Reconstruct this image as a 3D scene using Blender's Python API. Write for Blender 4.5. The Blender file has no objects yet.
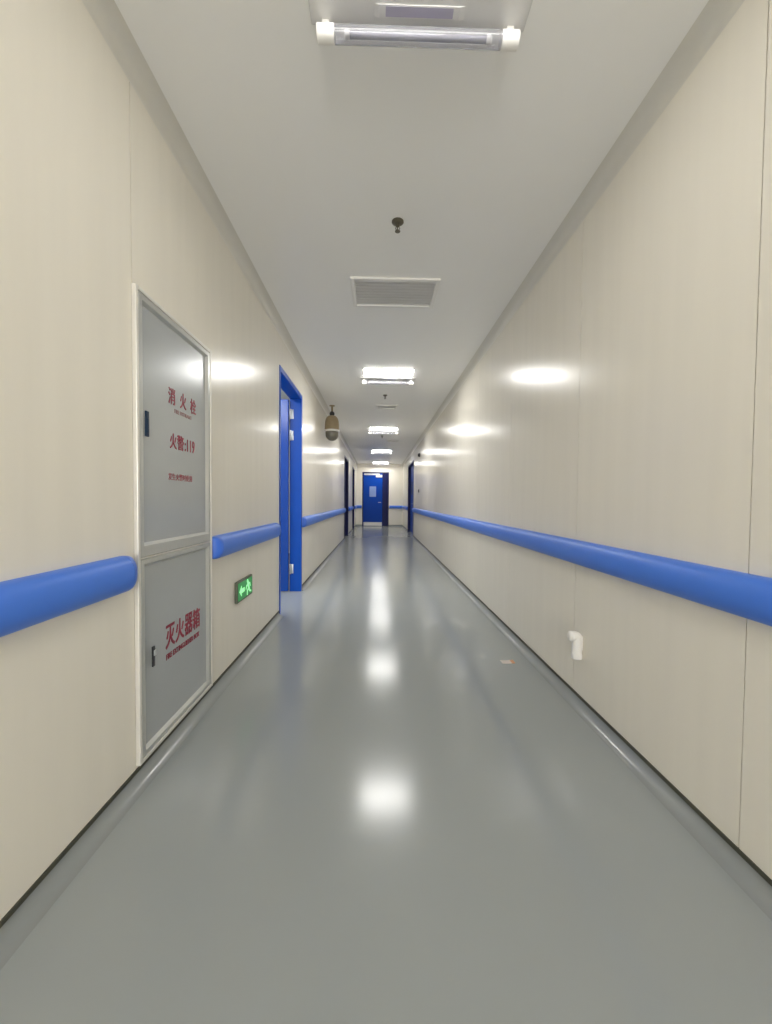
import bpy, bmesh, math, random
from mathutils import Vector, Matrix
random.seed(4)
S = bpy.context.scene
COL = S.collection
PI = math.pi

# ------------------------------------------------------------------ room
XL, XR, H = -0.91, 1.09, 2.665          # left wall face, right wall face, ceiling
Y0, Y1 = -5.0, 16.7                     # rear and far end of the corridor
WT = 0.10                               # wall thickness
SKT = 0.052                             # skirting cove height
LX = 0.122                              # centre line of the ceiling fittings

# ------------------------------------------------------------------ materials
def srgb(r, g, b):
    f = lambda c: (c/255/12.92) if c/255 <= 0.04045 else ((c/255+0.055)/1.055)**2.4
    return (f(r), f(g), f(b), 1)

def mat(name, col, rough=0.5, metal=0.0, spec=0.5, emit=None, estr=0.0, noise=0.0, nscale=(3, 3, 3),
        rnoise=0.0, bump=0.0, bscale=(40, 40, 40), coat=0.0, trans=0.0, alpha=1.0, ior=1.5):
    m = bpy.data.materials.new(name); m.use_nodes = True
    nt = m.node_tree; b = nt.nodes['Principled BSDF']
    b.inputs['Base Color'].default_value = col
    b.inputs['Roughness'].default_value = rough
    b.inputs['Metallic'].default_value = metal
    b.inputs['Specular IOR Level'].default_value = spec
    b.inputs['IOR'].default_value = ior
    b.inputs['Coat Weight'].default_value = coat
    b.inputs['Coat Roughness'].default_value = 0.1
    b.inputs['Transmission Weight'].default_value = trans
    if emit:
        b.inputs['Emission Color'].default_value = emit
        b.inputs['Emission Strength'].default_value = estr
    if noise or rnoise or bump:
        tc = nt.nodes.new('ShaderNodeTexCoord')
        def tex(scale, detail=3):
            mp = nt.nodes.new('ShaderNodeMapping'); mp.inputs['Scale'].default_value = scale
            nt.links.new(tc.outputs['Object'], mp.inputs['Vector'])
            n = nt.nodes.new('ShaderNodeTexNoise'); n.inputs['Scale'].default_value = 1; n.inputs['Detail'].default_value = detail
            nt.links.new(mp.outputs['Vector'], n.inputs['Vector'])
            return n.outputs['Fac']
        if noise:
            r = nt.nodes.new('ShaderNodeValToRGB')
            lo = [c*(1-noise) for c in col[:3]]+[1]; hi = [min(1, c*(1+noise)) for c in col[:3]]+[1]
            r.color_ramp.elements[0].position = 0.3; r.color_ramp.elements[1].position = 0.7
            r.color_ramp.elements[0].color = lo; r.color_ramp.elements[1].color = hi
            nt.links.new(tex(nscale), r.inputs['Fac']); nt.links.new(r.outputs['Color'], b.inputs['Base Color'])
        if rnoise:
            mr = nt.nodes.new('ShaderNodeMapRange')
            mr.inputs['To Min'].default_value = max(0.02, rough-rnoise); mr.inputs['To Max'].default_value = rough+rnoise
            nt.links.new(tex((1.3, 0.9, 1.3)), mr.inputs['Value']); nt.links.new(mr.outputs['Result'], b.inputs['Roughness'])
        if bump:
            bp = nt.nodes.new('ShaderNodeBump'); bp.inputs['Strength'].default_value = bump; bp.inputs['Distance'].default_value = 0.01
            nt.links.new(tex(bscale, 1), bp.inputs['Height']); nt.links.new(bp.outputs['Normal'], b.inputs['Normal'])
    return m

M = {}
M['wall'] = mat('cream_panel', srgb(236, 231, 219), 0.235, spec=0.32, noise=0.015, nscale=(1, 14, 0.8), bump=0.05, bscale=(1, 9, 1.2))
M['joint'] = mat('panel_joint', srgb(120, 112, 96), 0.7, noise=0.05)
M['ceiling'] = mat('white_ceiling_panel', srgb(242, 241, 238), 0.36, spec=0.5, noise=0.01, nscale=(2, 0.5, 1))
M['cove'] = mat('white_cove', srgb(214, 211, 202), 0.35, noise=0.01)
M['floor'] = mat('grey_epoxy', srgb(156, 161, 161), 0.17, spec=0.5, noise=0.02, nscale=(1.2, 0.7, 1), rnoise=0.02)
M['skirt'] = mat('grey_skirting', srgb(146, 150, 150), 0.2, noise=0.02)
M['gap'] = mat('dark_gap', srgb(72, 72, 62), 0.8, noise=0.1)
M['rail'] = mat('blue_vinyl', srgb(72, 126, 230), 0.38, spec=0.5, noise=0.02, nscale=(4, 4, 4))
M['railcap'] = mat('blue_cap', srgb(66, 116, 222), 0.35, noise=0.02)
M['door'] = mat('blue_door_paint', srgb(0, 64, 164), 0.4, spec=0.2, noise=0.02, nscale=(2, 2, 1))
M['doorframe'] = mat('blue_frame_paint', srgb(0, 76, 178), 0.35, spec=0.3, noise=0.02)
M['navy'] = mat('dark_navy', srgb(6, 14, 74), 0.45, spec=0.3, noise=0.03)  # nearly black blue for frames and leaves of the farther doors
M['steel'] = mat('brushed_steel', srgb(200, 202, 204), 0.3, metal=0.9, noise=0.03, nscale=(40, 3, 3))
M['alu'] = mat('aluminium_frame', srgb(226, 223, 216), 0.34, metal=0.2, noise=0.02)
M['stile'] = mat('grey_steel_stile', srgb(190, 191, 188), 0.3, metal=0.3, noise=0.02)
M['cabpanel'] = mat('grey_sheet_metal', srgb(182, 186, 188), 0.24, metal=0.2, noise=0.02, nscale=(3, 3, 6))
M['red'] = mat('red_lettering', srgb(150, 48, 70), 0.5, noise=0.05)
M['greyred'] = mat('faded_lettering', srgb(150, 112, 112), 0.5, noise=0.05)
M['darkblue'] = mat('dark_blue_plastic', srgb(6, 40, 68), 0.45, spec=0.3, noise=0.05)
M['black'] = mat('black_plastic', srgb(38, 38, 42), 0.4, noise=0.05)
M['white'] = mat('white_plastic', srgb(236, 234, 230), 0.35, noise=0.01)
M['whitepaint'] = mat('white_enamel', srgb(214, 213, 212), 0.3, noise=0.01)
M['lilac'] = mat('lilac_film', srgb(168, 164, 184), 0.3, noise=0.03)
M['lampglass'] = mat('unlit_lamp_glass', srgb(132, 130, 144), 0.25, noise=0.02)
M['leaf'] = mat('glossy_blue_paint', srgb(0, 70, 170), 0.2, spec=0.5, noise=0.02)
M['tube'] = mat('clear_tube', srgb(236, 236, 240), 0.06, trans=0.9, noise=0.0, ior=1.35)
M['glow'] = mat('lit_diffuser', (1, 1, 1, 1), 0.5, emit=(1.0, 0.985, 0.945, 1), estr=37.0, noise=0.001)
M['glowdim'] = mat('dim_lit_diffuser', (1, 1, 1, 1), 0.5, emit=(1.0, 0.985, 0.945, 1), estr=12.0, noise=0.001)
M['slat'] = mat('grey_louver', srgb(232, 231, 229), 0.4, metal=0.1, noise=0.03)
M['bronze'] = mat('dull_metal', srgb(112, 106, 92), 0.4, metal=0.6, noise=0.05)
M['olive'] = mat('olive_brown_housing', srgb(150, 134, 106), 0.35, noise=0.04, nscale=(20, 20, 20))
M['smoke'] = mat('smoked_dome', srgb(120, 116, 104), 0.12, noise=0.03)
M['signbody'] = mat('sign_housing', srgb(92, 98, 82), 0.45, noise=0.04)
M['signgreen'] = mat('sign_green', srgb(40, 130, 70), 0.4, emit=srgb(60, 168, 92), estr=0.32, noise=0.03)
M['signlit'] = mat('sign_lit', srgb(170, 235, 180), 0.4, emit=srgb(150, 240, 165), estr=0.75, noise=0.01)
M['pane'] = mat('door_pane', srgb(122, 146, 202), 0.3, noise=0.02)
M['scrap'] = mat('pale_paper', srgb(214, 204, 196), 0.7, noise=0.03)
M['orange'] = mat('orange_tape', srgb(206, 150, 112), 0.6, noise=0.05)
M['roomwall'] = mat('white_room_wall', srgb(226, 226, 222), 0.6, noise=0.01)

# ------------------------------------------------------------------ mesh helpers
class MB:
    def __init__(s): s.bm = bmesh.new()
    def box(s, a, b, bev=0.0, seg=2, rz=0.0):
        x0, y0, z0 = a; x1, y1, z1 = b
        r = bmesh.ops.create_cube(s.bm, size=1.0); vs = r['verts']
        for v in vs:
            v.co = Vector(((x0+x1)/2+v.co.x*(x1-x0), (y0+y1)/2+v.co.y*(y1-y0), (z0+z1)/2+v.co.z*(z1-z0)))
        if rz:
            bmesh.ops.rotate(s.bm, verts=vs, cent=((x0+x1)/2, (y0+y1)/2, 0), matrix=Matrix.Rotation(rz, 3, 'Z'))
        if bev:
            es = list({e for v in vs for e in v.link_edges})
            bmesh.ops.bevel(s.bm, geom=es, offset=bev, segments=seg, affect='EDGES', profile=0.5)
        return s
    def extrude(s, prof, axis, t0, t1, caps=True):
        """prof: closed list of 2-D points; axis 'y': (x,z) swept over y; 'x': (y,z) swept over x; 'z': (x,y) swept over z."""
        def P(p, t):
            return (p[0], t, p[1]) if axis == 'y' else (t, p[0], p[1]) if axis == 'x' else (p[0], p[1], t)
        a = [s.bm.verts.new(P(p, t0)) for p in prof]; b = [s.bm.verts.new(P(p, t1)) for p in prof]
        n = len(prof)
        for i in range(n):
            s.bm.faces.new((a[i], a[(i+1) % n], b[(i+1) % n], b[i]))
        if caps:
            s.bm.faces.new(a[::-1]); s.bm.faces.new(b)
        return s
    def rings(s, rings, cap=True):
        """rings: list of equal-length closed loops of 3-D points, skinned together"""
        vs = [[s.bm.verts.new(p) for p in r] for r in rings]; n = len(rings[0])
        for a, b in zip(vs, vs[1:]):
            for i in range(n):
                s.bm.faces.new((a[i], a[(i+1) % n], b[(i+1) % n], b[i]))
        if cap:
            s.bm.faces.new(vs[0][::-1]); s.bm.faces.new(vs[-1])
        return s
    def lathe(s, prof, c=(0, 0, 0), axis='z', n=32):
        def P(r, h, k):
            a = 2*PI*k/n; u, v = r*math.cos(a), r*math.sin(a)
            return {'z': (c[0]+u, c[1]+v, c[2]+h), 'x': (c[0]+h, c[1]+u, c[2]+v), 'y': (c[0]+u, c[1]+h, c[2]+v)}[axis]
        return s.rings([[P(max(r, 1e-4), h, k) for k in range(n)] for r, h in prof])
    def tube(s, pts, rad, n=20):
        pts = [Vector(p) for p in pts]; rings = []
        ref = Vector((0, 1, 0))
        for i, p in enumerate(pts):
            d = (pts[min(i+1, len(pts)-1)]-pts[max(i-1, 0)]).normalized()
            u = d.cross(ref)
            if u.length < 1e-3: u = d.cross(Vector((1, 0, 0)))
            u.normalize(); v = d.cross(u)
            r = rad[i] if isinstance(rad, (list, tuple)) else rad
            rings.append([p+u*r*math.cos(2*PI*k/n)+v*r*math.sin(2*PI*k/n) for k in range(n)])
        return s.rings(rings)
    def build(s, name, m, parent=None, smooth=False, origin=None):
        bmesh.ops.recalc_face_normals(s.bm, faces=s.bm.faces)
        me = bpy.data.meshes.new(name)
        if parent is not None and origin is None: origin = parent_loc(parent)
        if origin is not None:
            bmesh.ops.translate(s.bm, verts=s.bm.verts, vec=-Vector(origin))
        s.bm.to_mesh(me); s.bm.free()
        me.materials.append(m)
        if smooth:
            for p in me.polygons: p.use_smooth = True
            try: me.set_sharp_from_angle(angle=math.radians(38))
            except Exception: pass
        o = bpy.data.objects.new(name, me); COL.objects.link(o)
        if parent is not None: o.parent = parent
        elif origin is not None: o.location = origin
        return o

def parent_loc(o):
    v = Vector((0, 0, 0))
    while o is not None:
        v = v+o.location; o = o.parent
    return v

def tag(o, label, cat, group=None):
    o['label'] = label; o['category'] = cat
    if group: o['group'] = group
    return o
def lab(o, label): o['label'] = label; return o
def thing(name, label, cat, loc, group=None):
    o = bpy.data.objects.new(name, None); COL.objects.link(o); o.location = loc; o.empty_display_size = 0.1
    return tag(o, label, cat, group)
def struct(o): o['kind'] = 'structure'; return o
def copy_tree(o, parent=None):
    c = o.copy(); COL.objects.link(c)
    if parent is not None: c.parent = parent
    for ch in list(o.children): copy_tree(ch, c)
    return c

def text(name, body, m, parent, x, yc, zc, width, height, depth=0.001, bold=0.0):
    """lettering lying on a plane facing +x: reads along +y, stands along +z"""
    cu = bpy.data.curves.new(name, 'FONT'); cu.body = body; cu.size = 1.0; cu.extrude = 0.0; cu.offset = 0.0
    tmp = bpy.data.objects.new(name+'_curve', cu); COL.objects.link(tmp)
    dg = bpy.context.evaluated_depsgraph_get(); dg.update()
    me = bpy.data.meshes.new_from_object(tmp.evaluated_get(dg))
    bpy.data.objects.remove(tmp); bpy.data.curves.remove(cu)
    me.name = name
    xs = [v.co.x for v in me.vertices]; ys = [v.co.y for v in me.vertices]
    if not xs: print('NO TEXT', body); return None
    mx, my = (min(xs)+max(xs))/2, (min(ys)+max(ys))/2
    sx, sy = width/(max(xs)-min(xs)), height/(max(ys)-min(ys))
    pl = parent_loc(parent)
    bm = bmesh.new()
    offs = [(0, 0)] if not bold else [(-bold, -bold), (bold, -bold), (-bold, bold), (bold, bold)]
    for q, (ox, oy) in enumerate(offs):
        n0 = len(bm.verts); bm.from_mesh(me); bm.verts.ensure_lookup_table()
        for v in bm.verts[n0:]:
            a, b = (v.co.x-mx+ox)*sx, (v.co.y-my+oy)*sy
            v.co = Vector((x+q*0.00012, yc+a, zc+b))-pl
    r = bmesh.ops.extrude_face_region(bm, geom=list(bm.faces))
    for g in r['geom']:
        if isinstance(g, bmesh.types.BMVert): g.co.x += depth
    bmesh.ops.recalc_face_normals(bm, faces=bm.faces)
    bm.to_mesh(me); bm.free()
    me.materials.clear(); me.materials.append(m)
    o = bpy.data.objects.new(name, me); COL.objects.link(o); o.parent = parent
    return o

# ------------------------------------------------------------------ setting: floor, ceiling, walls
DOOR_H = 2.31
D1 = (3.64, 4.68)                      # open doorway in the left wall
D2 = (10.75, 12.2); D3 = (14.2, 15.33)  # further doors, left
D4 = (11.75, 13.85)                    # double door, right
CAB = (1.478, 2.125, 0.076, 1.878)
PX0, PX1 = -3.3, XL-WT                 # room beyond the open door
struct(MB().box((PX0-0.1, Y0-0.1, -0.08), (XR+WT+0.05, Y1+0.1, 0)).build('floor', M['floor']))
struct(MB().box((XL-WT-0.05, Y0-0.1, H), (XR+WT+0.05, Y1+0.1, H+0.08)).build('ceiling', M['ceiling']))

def wall(name, side, seams, holes):
    """panels split at the seams, with 3 mm joints, over a dark backing; holes = (y0,y1,z0,z1)"""
    b = MB(); g = 0.0018
    xf = XL if side < 0 else XR
    xo = xf+side*WT
    cuts = sorted(set(seams)|{Y0, Y1}|{h[0] for h in holes}|{h[1] for h in holes})
    jt = MB()
    for a, c in zip(cuts, cuts[1:]):
        ym = (a+c)/2
        zs = [(0.0, H)]
        for h in holes:
            if h[0] < ym < h[1]:
                zs = [z for z in ((0.0, h[2]), (h[3], H)) if z[1]-z[0] > 0.005]
        for z0, z1 in zs:
            hole_a = any(abs(a-h[1]) < 1e-6 or abs(a-h[0]) < 1e-6 for h in holes)
            hole_c = any(abs(c-h[0]) < 1e-6 or abs(c-h[1]) < 1e-6 for h in holes)
            ga = g if a in seams else 0.0; gc = g if c in seams else 0.0
            zz0 = SKT if z0 == 0 else z0
            b.box((min(xf, xo), a+ga, zz0), (max(xf, xo), c-gc, z1), rz=0)
    for y in seams:
        if any(h[0]+0.001 < y < h[1]-0.001 and h[2] < 0.1 for h in holes): continue
        z0 = SKT
        z1 = H
        for h in holes:
            if abs(y-h[0]) < 1e-6 or abs(y-h[1]) < 1e-6: z0 = max(z0, h[3]+0.002)
        x1 = xf+side*0.006
        jt.box((min(x1, xo), y-g, z0), (max(x1, xo), y+g, z1))
    w = struct(b.build(name, M['wall']))
    j = jt.build('panel_joint', M['joint'], w)
    return w
SEAM_L = [-3.7, -2.6, -1.5, -0.45, 0.5, 1.478, 5.75, 6.85, 7.95, 9.05, 10.15, 13.2, 16.0]
SEAM_R = [-3.85, -2.85, -1.85, -0.9, 0.1, 1.115, 2.108, 3.19, 4.25, 5.3, 6.35, 7.4, 8.45, 9.5, 10.55, 14.9, 15.9]
wall('wall_left', -1, SEAM_L, [(D1[0], D1[1], 0, DOOR_H), (D2[0], D2[1], 0, DOOR_H), (D3[0], D3[1], 0, DOOR_H), CAB])
wall('wall_right', 1, SEAM_R, [(D4[0], D4[1], 0, DOOR_H)])
DE = (-0.645, 0.485)                   # far door
b = MB()
b.box((XL, Y1, SKT), (DE[0], Y1+WT, H)); b.box((DE[1], Y1, SKT), (XR, Y1+WT, H)); b.box((DE[0], Y1, DOOR_H), (DE[1], Y1+WT, H))
struct(b.build('wall_back', M['wall']))
WX0, WX1, WZ0, WZ1 = XL+0.2, XR-0.2, 0.45, 2.35          # unseen window added in the rear end wall for fill light
b = MB()
b.box((XL, Y0-WT, 0), (WX0, Y0, H)); b.box((WX1, Y0-WT, 0), (XR, Y0, H)); b.box((WX0, Y0-WT, 0), (WX1, Y0, WZ0)); b.box((WX0, Y0-WT, WZ1), (WX1, Y0, H))
struct(b.build('wall_front', M['wall']))
b = MB(); wc = (WX0+WX1)/2
for q in ((WX0, WX0+0.05), (wc-0.025, wc+0.025), (WX1-0.05, WX1)): b.box((q[0], Y0-0.07, WZ0), (q[1], Y0-0.02, WZ1), 0.004)
for q in ((WZ0, WZ0+0.05), (WZ1-0.05, WZ1)): b.box((WX0+0.05, Y0-0.07, q[0]), (WX1-0.05, Y0-0.02, q[1]), 0.004)
struct(b.build('added_window_1', M['white']))

# coved skirting: quarter-round concave profile, with a dark shadow joint under the wall panels
def cove_profile(xw, side, r, z0, flip=False):
    s = -side                                            # direction into the corridor
    pts = [(xw, z0)]
    for k in range(11):
        a = PI/2*k/10
        pts.append((xw+s*r*(1-math.sin(a)), z0+r*(1-math.cos(a)) if not flip else z0-r*(1-math.cos(a))))
    # points run from (xw+s*r, z0) up the concave arc to (xw, z0+r)
    return pts
RB = 0.05
def skirting(name, side, spans):
    xf = XL if side < 0 else XR
    b = MB(); d = MB()
    for a, c in spans:
        b.extrude(cove_profile(xf, side, RB, 0.0), 'y', a, c)
        x1 = xf+side*0.012
        b.box((min(x1, xf), a, 0), (max(x1, xf), c, RB-0.012))
        d.box((min(x1, xf+side*0.03), a, 0.0), (max(x1, xf+side*0.03), c, SKT+0.004))
    o = struct(b.build(name, M['skirt'], smooth=True))
    return o
def spans(holes):
    out = []; y = Y0
    for a, c in sorted(holes):
        out.append((y, a)); y = c
    out.append((y, Y1)); return out
skirting('baseboard_left', -1, spans([D1, D2, D3]))
skirting('baseboard_right', 1, spans([D4]))
b = MB()
def prof_end(z0):
    return [(Y1, 0)]+[(Y1-RB*(1-math.sin(PI/2*k/10)), RB*(1-math.cos(PI/2*k/10))) for k in range(11)]
b.extrude(prof_end(0), 'x', XL, DE[0]); b.extrude(prof_end(0), 'x', DE[1], XR)
struct(b.build('baseboard_back', M['skirt'], smooth=True))
# dark joint bead capping the skirting
n = 1
for side, hs in ((-1, [D1, D2, D3]), (1, [D4])):
    xf = XL if side < 0 else XR
    b = MB()
    for a, c in spans(hs):
        x1 = xf-side*0.005; x2 = xf+side*0.02
        b.box((min(x1, x2), a, RB-0.004), (max(x1, x2), c, SKT+0.008))
    struct(b.build('trim_%d' % n, M['gap'])); n += 1
b = MB()
for a, c in ((XL, DE[0]), (DE[1], XR)): b.box((a, Y1-0.005, RB-0.004), (c, Y1+0.02, SKT+0.008))
struct(b.build('trim_%d' % n, M['gap'])); n += 1
RC = 0.065
for side in (-1, 1):
    xf = XL if side < 0 else XR
    struct(MB().extrude(cove_profile(xf, side, RC, H, True), 'y', Y0, Y1).build('trim_%d' % n, M['cove'], smooth=True)); n += 1

# room beyond the open door
b = MB()
b.box((PX0-0.1, 0.4, 0), (PX0, 8.0, H)); b.box((PX0, 0.3, 0), (PX1, 0.4, H)) ; b.box((PX0, 8.0, 0), (PX1, 8.1, H))
struct(b.build('wall_side_room', M['roomwall']))
struct(MB().box((PX0-0.1, 0.3, H), (XL-WT-0.05, 8.1, H+0.08)).build('ceiling_side_room', M['roomwall']))
struct(MB().box((XL-WT-0.02, 0.4, 0.0), (XL-WT-0.001, D1[0]-0.06, H)).box((XL-WT-0.02, D1[1]+0.06, 0), (XL-WT-0.001, 8.0, H)).build('wall_side_room_inner', M['roomwall']))

# ------------------------------------------------------------------ doors
def frame_mesh(side, y0, y1, ztop, depth=0.13, flange=0.045, xr=None):
    """three-sided metal door lining with a thin flange on the corridor face"""
    xf = XL if side < 0 else XR
    b = MB(); xa = xf-side*0.008; xb = xf+side*depth; t = 0.03
    lo, hi = min(xa, xb), max(xa, xb)
    b.box((lo, y0, 0), (hi, y0+t, ztop), 0.003); b.box((lo, y1-t, 0), (hi, y1, ztop), 0.003); b.box((lo, y0+t, ztop-t), (hi, y1-t, ztop), 0.003)
    fa, fb = min(xa, xf-side*0.001), max(xa, xf-side*0.001)
    b.box((fa, y0-0.004, 0), (fb, y0+0.004, ztop+0.02), 0.001); b.box((fa, y1-0.004, 0), (fb, y1+flange-0.02, ztop+0.02), 0.002)
    b.box((fa, y0, ztop-0.004), (fb, y1, ztop+0.02), 0.002)
    return b

# open door, left wall
HX = XL-0.125                                            # hinge plane
od = thing('door', 'open blue door in the left wall, nearest of the doors, between green sign and hanging dome', 'door', (XL, (D1[0]+D1[1])/2, 0))
frame_mesh(-1, D1[0], D1[1], DOOR_H).build('door_frame', M['doorframe'], od)
leafy = D1[1]-0.032
lf = MB().box((HX-0.94, leafy-0.05, 0.012), (HX-0.012, leafy-0.006, 2.262), 0.004).build('door_leaf', M['leaf'], od)
MB().box((HX-0.62, leafy-0.056, 1.25), (HX-0.36, leafy-0.048, 1.72), 0.003).build('window_pane', M['pane'], lf)
hb = MB().lathe([(0.022, 0), (0.022, 0.05)], (HX-0.86, leafy-0.10, 1.0), 'y', 16)
hb = hb.tube([(HX-0.86, leafy-0.06, 1.0), (HX-0.86, leafy-0.105, 1.0), (HX-0.74, leafy-0.108, 1.0)], 0.009).build('handle', M['steel'], lf, smooth=True)
for hz in (0.27, 1.85, 2.10):
    hg = MB().box((HX+0.003, leafy-0.004, hz-0.055), (HX+0.04, leafy+0.003, hz+0.055), 0.001)
    hg.lathe([(0.009, -0.06), (0.011, -0.056), (0.011, 0.056), (0.009, 0.06)], (HX+0.004, leafy-0.014, hz), 'z', 14)
    hg.build('hinge', M['steel'], od, smooth=True)
od_ = od

def closed_door(side, y0, y1, label, leaves=1):
    xf = XL if side < 0 else XR
    d = thing('door', label, 'door', (xf, (y0+y1)/2, 0))
    frame_mesh(side, y0, y1, DOOR_H).build('door_frame', M['navy'], d)
    xa, xb = xf+side*0.085, xf+side*0.125
    w = (y1-y0-0.064)/leaves
    for k in range(leaves):
        a = y0+0.032+k*w
        lf = MB().box((min(xa, xb), a+0.002, 0.008), (max(xa, xb), a+w-0.002, DOOR_H-0.033), 0.003).build('door_leaf', M['navy'] if side < 0 else M['door'], d)
        xc, xd = xf+side*0.078, xf+side*0.087
        MB().box((min(xc, xd), a+w*0.35, 1.3), (max(xc, xd), a+w*0.65, 1.75), 0.003).build('window_pane', M['black'], lf)
        if side < 0: continue
        hy = a+w-0.07 if k == 0 else a+0.07
        MB().tube([(xf+side*0.088, hy, 1.0), (xf+side*0.045, hy, 1.0), (xf+side*0.042, hy-0.1*(1 if k == 0 else -1), 1.0)], 0.008).build('handle', M['steel'], lf, smooth=True)
    return d
closed_door(-1, D2[0], D2[1], 'dark navy door recessed in left wall, first one past the hanging dome')
closed_door(-1, D3[0], D3[1], 'dark navy door recessed in left wall, closest to the far end wall')
closed_door(1, D4[0], D4[1], 'blue double door recessed in the right wall where the long rail ends', 2)

# far end door: unequal pair of leaves
ed = thing('door', 'bright blue door with small window facing down the corridor at the far end', 'door', ((DE[0]+DE[1])/2, Y1, 0))
b = MB(); t = 0.04
b.box((DE[0], Y1-0.012, 0), (DE[0]+t, Y1+0.12, DOOR_H), 0.003); b.box((DE[1]-t, Y1-0.012, 0), (DE[1], Y1+0.12, DOOR_H), 0.003); b.box((DE[0]+t, Y1-0.012, DOOR_H-t), (DE[1]-t, Y1+0.12, DOOR_H), 0.003)
b.build('door_frame', M['navy'], ed)
sp = 0.215
l1 = MB().box((DE[0]+t+0.003, Y1+0.02, 0.01), (sp-0.003, Y1+0.065, DOOR_H-t-0.004), 0.004).build('door_leaf', M['door'], ed)
l2 = MB().box((sp+0.003, Y1+0.02, 0.01), (DE[1]-t-0.003, Y1+0.065, DOOR_H-t-0.004), 0.004).build('door_leaf', M['navy'], ed)
lab(l2, 'narrow darker blue side leaf')
lab(MB().box((-0.34, Y1+0.012, 1.26), (-0.06, Y1+0.022, 1.70), 0.004).build('window_pane', M['pane'], l1), 'pale blue glass pane')
lab(MB().box((DE[0]+t+0.02, Y1+0.012, 0.015), (sp-0.02, Y1+0.021, 0.17), 0.002).build('kick_plate', M['white'], l1), 'pale metal kick plate')
c = MB().box((-0.07, Y1-0.035, 2.09), (0.20, Y1+0.02, 2.19), 0.008)
lab(c.build('door_closer', M['white'], l1), 'white door closer body')
MB().box((DE[0]+t+0.03, Y1-0.012, 2.185), (0.10, Y1+0.02, 2.25), 0.004).build('closer_arm', M['steel'], l1)
MB().tube([(0.15, Y1+0.02, 1.02), (0.15, Y1-0.04, 1.02), (0.03, Y1-0.043, 1.02)], 0.011).build('handle', M['steel'], l1, smooth=True)

# ------------------------------------------------------------------ crash rails
def rail_prof(xw, side, ins=0.0):
    s = -side; z0, z1, d = 0.758+ins, 0.886-ins, 0.056-ins
    zc, hz = (z0+z1)/2, (z1-z0)/2
    pts = []
    for k in range(17):
        a = -PI/2+PI*k/16
        ca, sa = math.cos(a), math.sin(a)
        pts.append((xw+s*(0.012+(d-0.012)*(abs(ca)**0.95)), zc+hz*(1 if sa > 0 else -1)*abs(sa)**0.95))
    return [(xw, z0)]+pts+[(xw, z1)]
def rail(label, side, y0, y1, cap0=True, cap1=True):
    xf = XL if side < 0 else XR
    o = thing('crash_rail', label, 'handrail', (xf, (y0+y1)/2, 0.738))
    c = 0.05
    ya, yb = y0+(c if cap0 else 0), y1-(c if cap1 else 0)
    MB().extrude(rail_prof(xf, side), 'y', ya, yb).build('rail_cover', M['rail'], o, smooth=True)
    for on, ye, d in ((cap0, ya, -1), (cap1, yb, 1)):
        if not on: continue
        rings = []
        for k in range(8):
            u = PI/2*k/7
            sh = 1-math.cos(u); yy = ye+d*(0.001+(c-0.001)*math.sin(u))
            P = rail_prof(xf, side)
            zc = 0.822; rr = []
            f = max(0.12, 1-sh)
            for x, z in P:
                rr.append((xf+(x-xf)*max(0.15, math.cos(u)**0.8 if k < 7 else 0.15), yy, zc+(z-zc)*(1-0.16*sh)))
            rings.append(rr)
        MB().rings(rings).build('end_cap', M['railcap'], o, smooth=True)
    return o
rail('blue wall rail nearest on the left, ending in a rounded cap at the cabinet', -1, Y0+0.05, 1.44, False, True)
rail('blue wall rail on the left between the grey cabinet and open blue door', -1, 2.145, 3.52, True, True)
rail('blue wall rail on the left running on beyond the open blue door', -1, 4.715, 10.72)
rail('short blue wall rail on the left between the two dark navy doors', -1, 12.235, 14.165)
rail('shortest left blue wall rail, past the last navy door before the end wall', -1, 15.365, Y1-0.1)
rail('very long unbroken blue wall rail along the right wall', 1, Y0+0.05, 11.71, False, True)
rail('blue rail on the right wall beyond the blue double door', 1, 13.89, Y1-0.1)
def rail_end(label, x0, x1):
    o = thing('crash_rail', label, 'handrail', ((x0+x1)/2, Y1, 0.738))
    P = [(Y1-(XR-x), z) for x, z in rail_prof(XR, 1)]
    c = 0.03
    MB().extrude(P, 'x', x0+c, x1-c).build('rail_cover', M['rail'], o, smooth=True)
    for xe, d in ((x0+c, -1), (x1-c, 1)):
        rings = []
        for k in range(7):
            u = PI/2*k/6; q = max(0.15, math.cos(u)**0.8)
            rings.append([(xe+d*(0.001+(c-0.001)*math.sin(u)), Y1+(yy-Y1)*q, 0.822+(z-0.822)*(1-0.16*(1-math.cos(u)))) for yy, z in P])
        MB().rings(rings).build('end_cap', M['railcap'], o, smooth=True)
rail_end('short blue rail on the end wall right of the far door', DE[1]+0.02, XR-0.005)
rail_end('short blue rail on the end wall left of the far door', XL+0.005, DE[0]-0.02)

# ------------------------------------------------------------------ fire cabinet
cy0, cy1, cz0, cz1 = CAB
XF = -0.892                                               # front plane of the frame
cab = thing('fire_cabinet', 'tall grey metal fire cabinet with two doors and red lettering in left wall', 'cabinet', (XL, (cy0+cy1)/2, cz0))
b = MB()                                                  # recessed box
b.box((XL-0.095, cy0+0.004, cz0+0.004), (XL-0.085, cy1-0.004, cz1-0.004))
b.box((XL-0.095, cy0+0.004, cz0+0.004), (XF-0.01, cy0+0.014, cz1-0.004)); b.box((XL-0.095, cy1-0.014, cz0+0.004), (XF-0.01, cy1-0.004, cz1-0.004))
b.box((XL-0.095, cy0+0.004, cz0+0.004), (XF-0.01, cy1-0.004, cz0+0.014)); b.box((XL-0.095, cy0+0.004, cz1-0.014), (XF-0.01, cy1-0.004, cz1-0.004))
b.build('body', M['cabpanel'], cab)
fw = 0.012; zm0, zm1 = 0.858, 0.864
b = MB(); e = 0.003
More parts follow.
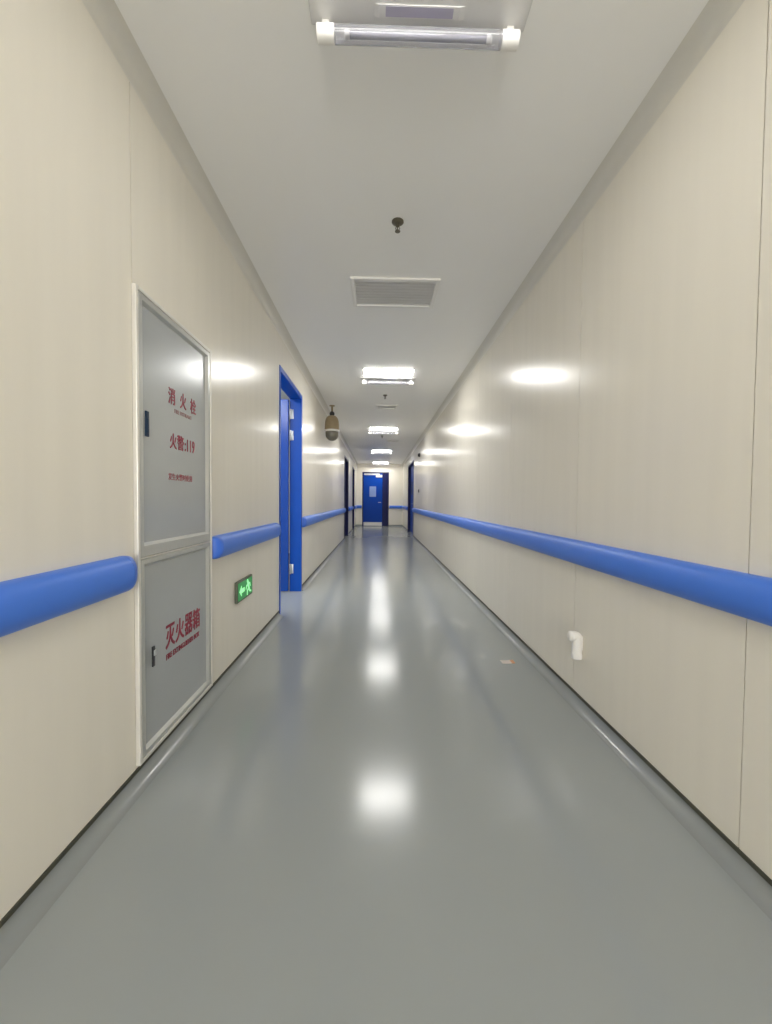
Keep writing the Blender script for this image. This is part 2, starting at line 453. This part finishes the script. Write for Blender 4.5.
b.box((XL+0.0005, cy0-0.004, cz0-0.004), (XF, cy0+fw, cz1+0.004), e); b.box((XL+0.0005, cy1-fw, cz0-0.004), (XF, cy1+0.004, cz1+0.004), e)
b.box((XL+0.0005, cy0+fw, cz1-fw), (XF, cy1-fw, cz1+0.004), e); b.box((XL+0.0005, cy0+fw, cz0-0.004), (XF, cy1-fw, cz0+fw), e)
b.box((XL+0.0005, cy0+fw, zm0), (XF, cy1-fw, zm1), e)
lab(b.build('frame', M['alu'], cab), 'pale aluminium surround')
def cab_door(y0, y1, z0, z1, sb=0.020, st_=0.020):
    """stile frame whose inner lips slope back to a recessed sheet panel"""
    st = 0.024; lip = 0.010; xo = XF-0.002; xi = XF-0.016
    b = MB()
    def loop(x, i, f): return [(x, y0+i+f*st, z0+i+f*sb), (x, y1-i-f*st, z0+i+f*sb), (x, y1-i-f*st, z1-i-f*st_), (x, y0+i+f*st, z1-i-f*st_)]
    L = [loop(xi-0.004, 0, 0), loop(xo-0.002, 0, 0), loop(xo, 0.002, 0), loop(xo, -0.002, 1), loop(xo-0.002, 0, 1), loop(xi, lip, 1), loop(xi-0.004, lip, 1), loop(xi-0.004, 0, 0)]
    vs = [[b.bm.verts.new(p) for p in r] for r in L]
    for p, q in zip(vs, vs[1:]):
        for i in range(4): b.bm.faces.new((p[i], p[(i+1) % 4], q[(i+1) % 4], q[i]))
    bmesh.ops.remove_doubles(b.bm, verts=b.bm.verts, dist=1e-5)
    d = b.build('door', M['stile'], cab)
    i = lip-0.002
    pn = MB().box((xi-0.006, y0+i+st, z0+i+sb), (xi+0.001, y1-i-st, z1-i-st_)).build('door_panel', M['cabpanel'], d)
    return d, xi+0.0012
ud, xp = cab_door(cy0+fw+0.002, cy1-fw-0.002, zm1+0.002, cz1-fw-0.002, 0.044, 0.024)
lab(ud, 'larger upper door with three lines of red text')
ld, xp = cab_door(cy0+fw+0.002, cy1-fw-0.002, cz0+fw+0.002, zm0-0.002)
lab(ld, 'lower door with large red characters')
for ch, yc, zc in (('消', 1.748, 1.541), ('火', 1.848, 1.543), ('栓', 1.946, 1.541)):
    text('lettering', ch, M['red'], ud, xp, yc, zc, 0.056, 0.070, bold=0.012)
text('lettering', 'FIRE HYDRANT', M['greyred'], ud, xp, 1.850, 1.482, 0.16, 0.018)
text('lettering', '火', M['red'], ud, xp, 1.758, 1.346, 0.056, 0.066, bold=0.012)
text('lettering', '警', M['red'], ud, xp, 1.822, 1.346, 0.058, 0.066, bold=0.012)
text('lettering', ':119', M['red'], ud, xp, 1.910, 1.344, 0.095, 0.056, bold=0.012)
text('lettering', '发生火警时使用', M['red'], ud, xp, 1.822, 1.188, 0.215, 0.030)
for ch, yc in (('灭', 1.722), ('火', 1.805), ('器', 1.888), ('箱', 1.968)):
    text('lettering', ch, M['red'], ld, xp, yc, 0.490, 0.074, 0.098, bold=0.018)
text('lettering', 'FIRE EXTINGUISHER BOX', M['red'], ld, xp, 1.842, 0.404, 0.31, 0.024, bold=0.02)
lt = MB().box((XF-0.003, 1.524, 1.330), (XF+0.004, 1.545, 1.428), 0.002)
lt.box((XF+0.003, 1.529, 1.345), (XF+0.007, 1.540, 1.40), 0.0015)
lab(lt.build('latch', M['darkblue'], ud), 'dark blue upright latch handle')
lk = MB().box((XF-0.003, 1.557, 0.418), (XF+0.003, 1.574, 0.500), 0.002).build('lock', M['black'], ld)
lab(lk, 'small black lock')
lab(MB().box((XF+0.0025, 1.561, 0.462), (XF+0.008, 1.576, 0.484), 0.002).build('lock_key', M['steel'], ld), 'silver key tab')

# ------------------------------------------------------------------ exit sign
sy0, sy1, sz0, sz1 = 2.50, 2.80, 0.420, 0.558
sg = thing('exit_sign', 'small lit green exit sign low on the left wall before the open door', 'exit sign', (XL, (sy0+sy1)/2, sz0))
MB().box((XL+0.0005, sy0, sz0), (XL+0.020, sy1, sz1), 0.004).build('housing', M['signbody'], sg)
MB().box((XL+0.019, sy0+0.012, sz0+0.012), (XL+0.0215, sy1-0.012, sz1-0.012), 0.001).build('sign_face', M['signgreen'], sg)
def flat(polys, name, m, parent, x):
    b = MB()
    for P in polys: b.extrude(P, 'x', x, x+0.0015)
    return b.build(name, m, parent)
yc, zc = sy0+0.085, (sz0+sz1)/2
lab(flat([[(yc-0.055, zc), (yc-0.015, zc+0.036), (yc-0.015, zc+0.014), (yc+0.04, zc+0.014), (yc+0.04, zc-0.014), (yc-0.015, zc-0.014), (yc-0.015, zc-0.036)]], 'arrow', M['signlit'], sg, XL+0.0216), 'pale arrow pointing left')
def limb(a, b_, w0, w1):
    a, b_ = Vector(a), Vector(b_); d = (b_-a).normalized(); n_ = Vector((-d.y, d.x))
    return [tuple(a-d*w0*0.5+n_*w0*0.5), tuple(a-d*w0*0.5-n_*w0*0.5), tuple(b_+d*w1*0.3-n_*w1*0.5), tuple(b_+d*w1*0.3+n_*w1*0.5)]
yc = sy0+0.20
man = [[(yc-0.012+0.013*math.cos(2*PI*i/16), zc+0.041+0.013*math.sin(2*PI*i/16)) for i in range(16)]]
R2 = [((yc+0.0, zc+0.018), (yc+0.014, zc-0.012), 0.030, 0.024), ((yc-0.002, zc+0.02), (yc-0.034, zc+0.012), 0.012, 0.010), ((yc-0.034, zc+0.012), (yc-0.044, zc-0.008), 0.010, 0.009),
      ((yc+0.004, zc+0.022), (yc+0.034, zc+0.020), 0.012, 0.010), ((yc+0.034, zc+0.020), (yc+0.042, zc+0.0), 0.010, 0.009),
      ((yc+0.010, zc-0.012), (yc-0.018, zc-0.024), 0.016, 0.013), ((yc-0.018, zc-0.024), (yc-0.020, zc-0.050), 0.013, 0.011),
      ((yc+0.016, zc-0.012), (yc+0.034, zc-0.034), 0.016, 0.013), ((yc+0.034, zc-0.034), (yc+0.058, zc-0.040), 0.012, 0.011)]
polys = man+[limb(*r) for r in R2]
b = MB()
for i, P in enumerate(polys): b.extrude(P, 'x', XL+0.0216, XL+0.0231+0.00002*i)
lab(b.build('running_figure', M['signlit'], sg), 'pale running figure')

# ------------------------------------------------------------------ ceiling lamps with a second, unlit tube
LAMPN = ['white ceiling lamp nearest the camera with clear unlit tube in front of it',
         'lit ceiling lamp second from the camera, just past the large grille',
         'lit ceiling lamp third from the camera, beyond the second grille',
         'lit ceiling lamp fourth from the camera, far down the corridor',
         'lit ceiling lamp closest to the far blue door']
def lamp(label):
    yt = 1.325                                            # tube position
    o = thing('ceiling_lamp', label, 'ceiling lamp', (LX, yt, H), 'ceiling lamps along the corridor')
    yc = yt-0.24
    b = MB().box((LX-0.312, yc-0.155, H-0.005), (LX+0.312, yc+0.15, H), 0.002)
    b.build('lamp_tray', M['whitepaint'], o)
    g = MB().extrude([(yc-0.143, H-0.005), (yc+0.138, H-0.005), (yc+0.132, H-0.012), (yc-0.137, H-0.012)], 'x', LX-0.298, LX+0.298)
    lab(g.build('diffuser', M['glow'], o), 'glowing white diffuser')
    # base strip of the unlit tube
    b = MB().box((LX-0.352, yt-0.075, H-0.010), (LX+0.352, yt+0.012, H), 0.003)
    b.build('base_plate', M['whitepaint'], o)
    b = MB().extrude([(LX-0.145, H-0.010), (LX+0.145, H-0.010), (LX+0.128, H-0.0142), (LX-0.128, H-0.0142)], 'y', yt-0.052, yt-0.018)
    cv = b.build('driver_cover', M['whitepaint'], o)
    lab(MB().box((LX-0.108, yt-0.049, H-0.0150), (LX+0.108, yt-0.022, H-0.0135), 0.0005).build('film', M['lilac'], cv), 'lilac strip')
    zt, r = H-0.050, 0.0235
    # clear sleeve (outer and inner skin) and the bare lamp inside it
    b = MB()
    n = 28; x0, x1 = LX-0.276, LX+0.276
    def ring(x, rr): return [(x, yt+rr*math.cos(2*PI*q/n), zt+rr*math.sin(2*PI*q/n)) for q in range(n)]
    b.rings([ring(x0, r), ring(x1, r), ring(x1, r-0.0025), ring(x0, r-0.0025), ring(x0, r)], cap=False)
    bmesh.ops.remove_doubles(b.bm, verts=b.bm.verts, dist=1e-6)
    b.build('glass_sleeve', M['tube'], o, smooth=True)
    MB().lathe([(0.0095, LX*0-0.225), (0.0095, 0.225)], (LX, yt, zt), 'x', 18).build('lamp_tube', M['lampglass'], o, smooth=True)
    for s in (-1, 1):
        MB().lathe([(0.010, 0), (0.0125, 0.004), (0.0125, 0.014), (0.008, 0.018)] if s > 0 else [(0.008, -0.018), (0.0125, -0.014), (0.0125, -0.004), (0.010, 0)], (LX+s*0.225, yt, zt), 'x', 18).build('electrode', M['white'], o, smooth=True)
        c = MB()
        xa, xb = sorted((LX+s*0.274, LX+s*0.332))
        c.lathe([(0.0215, xa-LX), (0.0245, xa-LX+0.002), (0.0245, xb-LX-0.002), (0.0215, xb-LX)], (LX, yt, zt), 'x', 28)
        c.box(((xa+xb)/2-0.012, yt-0.008, zt+0.020), ((xa+xb)/2+0.012, yt+0.010, H-0.0102), 0.002)
        lab(c.build('end_cap', M['white'], o, smooth=True), 'white end cap')
    return o
l0 = lamp(LAMPN[0])
for i, yy in enumerate((5.085, 8.845, 12.605, 16.36, -2.435)):  # last position: unseen lamp added behind the camera, continuing the row
    o = copy_tree(l0); o.location.y = yy
    o['label'] = LAMPN[i+1] if i < 4 else 'unseen lit ceiling lamp added behind the camera'

for ch in l0.children:                                    # the nearest lamp burns dimmer than the rest
    if ch.name.startswith('diffuser'):
        ch.data = ch.data.copy(); ch.data.materials[0] = M['glowdim']

# ------------------------------------------------------------------ air grilles
def grille(label, x0, x1, y0, y1, ns):
    o = thing('air_grille', label, 'air vent', ((x0+x1)/2, (y0+y1)/2, H), 'ceiling air grilles')
    b = MB(); t = 0.03; z0 = H-0.016
    b.box((x0, y0, z0), (x0+t, y1, H), 0.003); b.box((x1-t, y0, z0), (x1, y1, H), 0.003); b.box((x0+t, y0, z0), (x1-t, y0+t, H), 0.003); b.box((x0+t, y1-t, z0), (x1-t, y1, H), 0.003)
    b.build('frame', M['white'], o)
    MB().box((x0+t, y0+t, H-0.0015), (x1-t, y1-t, H), 0).build('backing', M['slat'], o)
    b = MB(); p = (y1-y0-2*t)/ns
    for k_ in range(ns):
        y = y0+t+p*(k_+0.5)
        b.extrude([(y-p*0.40, H-0.009), (y-p*0.36, H-0.0105), (y+p*0.44, H-0.004), (y+p*0.40, H-0.0025)], 'x', x0+t, x1-t)
    b.build('louver', M['slat'], o)
    return o
grille('large white-framed grey ceiling grille in front of the first lit lamp', -0.205, 0.436, 2.79, 3.20, 9)
grille('small dark ceiling grille between the second and third lamps', -0.04, 0.32, 6.45, 6.68, 7)
grille('faint small ceiling grille between the third and fourth lamps', 0.24, 0.56, 10.2, 10.42, 7)

# ------------------------------------------------------------------ sprinklers
SPN = ['dark sprinkler head hanging from the ceiling nearest the camera, before the large grille',
       'small sprinkler head just beyond the second ceiling lamp', 'tiny sprinkler head just beyond the third ceiling lamp']
def sprinkler(label):
    y = 2.245; x = 0.102
    o = thing('sprinkler', label, 'sprinkler', (x, y, H), 'ceiling sprinklers')
    MB().lathe([(0.034, 0), (0.034, -0.004), (0.026, -0.011), (0.014, -0.013)], (x, y, H), 'z', 28).build('escutcheon', M['bronze'], o, smooth=True)
    b = MB().lathe([(0.010, -0.012), (0.010, -0.026), (0.006, -0.028)], (x, y, H), 'z', 16)
    for s in (-1, 1): b.tube([(x+s*0.006, y, H-0.026), (x+s*0.012, y, H-0.038), (x+s*0.004, y, H-0.052)], 0.0022, 8)
    b.build('body', M['bronze'], o, smooth=True)
    MB().lathe([(0.0035, -0.027), (0.0035, -0.052)], (x, y, H), 'z', 10).build('glass_bulb', M['bronze'], o, smooth=True)
    MB().lathe([(0.004, -0.050), (0.015, -0.053), (0.015, -0.055), (0.003, -0.057)], (x, y, H), 'z', 20).build('deflector', M['bronze'], o, smooth=True)
    return o
s0 = sprinkler(SPN[0])
for i, yy in enumerate((5.86, 9.5)):
    o = copy_tree(s0); o.location.y = yy; o['label'] = SPN[i+1]

# ------------------------------------------------------------------ hanging dome fixture, left
hx, hy = -0.765, 6.55
hd = thing('dome_camera', 'brownish bell-shaped dome hanging from the ceiling by the left wall', 'ceiling camera', (hx, hy, H))
MB().lathe([(0.045, 0), (0.045, -0.010), (0.016, -0.016), (0.016, -0.11)], (hx, hy, H), 'z', 24).build('mount', M['olive'], hd, smooth=True)
MB().lathe([(0.001, -0.095)]+[(0.042*math.sin(PI*q/10), -0.137+0.042*math.cos(PI*q/10)) for q in range(1, 10)]+[(0.001, -0.179)], (hx, hy, H), 'z', 24).build('ball_joint', M['black'], hd, smooth=True)
MB().lathe([(0.03, -0.165), (0.065, -0.175), (0.095, -0.21), (0.112, -0.26), (0.119, -0.33), (0.122, -0.405)], (hx, hy, H), 'z', 36).build('housing', M['olive'], hd, smooth=True)
lab(MB().lathe([(0.10, -0.402), (0.126, -0.406), (0.128, -0.435), (0.10, -0.438)], (hx, hy, H), 'z', 36).build('rim', M['white'], hd, smooth=True), 'bright pale rim')
MB().lathe([(0.108, -0.436)]+[(0.108*math.cos(PI/2*q/8), -0.48-0.105*math.sin(PI/2*q/8)) for q in range(0, 9)], (hx, hy, H), 'z', 36).build('dome', M['smoke'], hd, smooth=True)

# ------------------------------------------------------------------ small wall fittings, right
b = thing('small_wall_device', 'small dark device high on the right wall near the blue double door', 'wall device', (XR, 10.1, 2.24))  # small dark device of unknown kind, built as plate and dome
MB().box((XR-0.016, 10.05, 2.225), (XR-0.0005, 10.15, 2.335), 0.006).build('base_plate', M['black'], b)
MB().lathe([(0.042, -0.045), (0.034, -0.053), (0.02, -0.056)][::-1]+[(0.044, -0.03), (0.044, -0.015)], (XR, 10.1, 2.28), 'x', 24).build('device_dome', M['black'], b, smooth=True)
b = thing('wall_switch', 'small dark switch above the right rail near the blue double door', 'wall switch', (XR, 10.22, 1.31))
MB().box((XR-0.012, 10.175, 1.305), (XR-0.0005, 10.265, 1.405), 0.004).build('switch_plate', M['bronze'], b)
MB().box((XR-0.024, 10.195, 1.325), (XR-0.0115, 10.245, 1.385), 0.004).build('rocker', M['black'], b)

# white pipe elbow
py = 2.02
pe = thing('mounted_pipe_elbow', 'short white plastic pipe elbow low on the right wall', 'pipe', (XR, py, 0.265))
arc = [(XR-0.028, py, 0.266), (XR-0.028, py, 0.35), (XR-0.028, py, 0.372)]+[(XR-0.046+0.018*math.cos(a), py, 0.374+0.012*math.sin(a)) for a in [PI/2*q/6 for q in range(1, 7)]]+[(XR-0.056, py, 0.386)]
MB().tube(arc, [0.0255]*3+[0.025]*6+[0.025], 24).build('pipe', M['white'], pe, smooth=True)
MB().lathe([(0.018, -0.002), (0.0265, -0.001), (0.0275, 0.002), (0.0275, 0.02), (0.0255, 0.022)], (XR-0.028, py, 0.267), 'z', 24).build('collar', M['white'], pe, smooth=True)
MB().lathe([(0.010, -0.020), (0.020, -0.017), (0.0265, -0.010), (0.0275, 0.0), (0.025, 0.004)], (XR-0.056, py, 0.384), 'x', 24).build('end_cap', M['white'], pe, smooth=True)
MB().box((XR-0.010, py-0.012, 0.31), (XR-0.0005, py+0.012, 0.385), 0.003).build('bracket', M['white'], pe)

# scrap on the floor
sc = thing('paper_scrap', 'small pale scrap with orange edge lying on the floor near right wall', 'scrap', (0.895, 2.61, 0))
def sheet(x0, x1, y0, y1):
    n_ = 8; P = []
    for q in range(n_+1):
        u = q/n_; P.append((x0+(x1-x0)*u, 0.001+0.006*(u-0.4)**2))
    prof = P+[(x, z+0.0008) for x, z in P[::-1]]
    return MB().extrude(prof, 'y', y0, y1)
sheet(0.85, 0.915, 2.575, 2.63).build('paper', M['scrap'], sc)
lab(sheet(0.9155, 0.94, 2.58, 2.635).build('tape', M['orange'], sc), 'orange end')

# ------------------------------------------------------------------ unseen fill lights: side room and rear window
ld_ = bpy.data.lights.new('side_room_fill', 'AREA'); ld_.shape = 'RECTANGLE'; ld_.size = 0.5; ld_.size_y = 4.4; ld_.energy = 75; ld_.color = (0.96, 0.98, 1.0)  # long unseen lamp, added to brighten the room and the open leaf
lo = bpy.data.objects.new('side_room_fill', ld_); COL.objects.link(lo); lo.location = (-1.72, 3.15, H-0.02)
dl = bpy.data.lights.new('window_fill_light', 'AREA'); dl.shape = 'RECTANGLE'; dl.size = WX1-WX0; dl.size_y = WZ1-WZ0; dl.energy = 150; dl.color = (1.0, 0.99, 0.96)  # area light added outside the rear window to fill the near corridor
do = bpy.data.objects.new('window_fill_light', dl); COL.objects.link(do); do.location = ((WX0+WX1)/2, Y0-0.12, (WZ0+WZ1)/2); do.rotation_euler = (PI/2, 0, 0)
w = bpy.data.worlds.new('World'); S.world = w; w.use_nodes = True
w.node_tree.nodes['Background'].inputs[0].default_value = (0.02, 0.02, 0.02, 1); w.node_tree.nodes['Background'].inputs[1].default_value = 0.2

# ------------------------------------------------------------------ camera
yaw, pit, rol = math.radians(1.28), math.radians(1.645), math.radians(-0.5)
F = Vector((math.sin(yaw)*math.cos(pit), math.cos(yaw)*math.cos(pit), -math.sin(pit)))
R = Vector((math.cos(yaw), -math.sin(yaw), 0)); Dn = F.cross(R)
R_ = math.cos(rol)*R+math.sin(rol)*Dn; D_ = -math.sin(rol)*R+math.cos(rol)*Dn
mw = Matrix(((R_.x, -D_.x, -F.x, 0), (R_.y, -D_.y, -F.y, 0), (R_.z, -D_.z, -F.z, 1.09), (0, 0, 0, 1)))
cd = bpy.data.cameras.new('camera'); cd.sensor_fit = 'VERTICAL'; cd.sensor_height = 36; cd.lens = 390/1024*36; cd.clip_start = 0.02
cam = bpy.data.objects.new('camera', cd); COL.objects.link(cam); cam.matrix_world = mw
S.camera = cam
S.view_settings.view_transform = 'Standard'; S.view_settings.look = 'None'
S.view_settings.gamma = 1; S.view_settings.use_curve_mapping = False
S.view_settings.exposure = 0.05
S.cycles.max_bounces = 14; S.cycles.diffuse_bounces = 8; S.cycles.glossy_bounces = 6
S.cycles.sample_clamp_indirect = 8
S.cycles.use_denoising = True
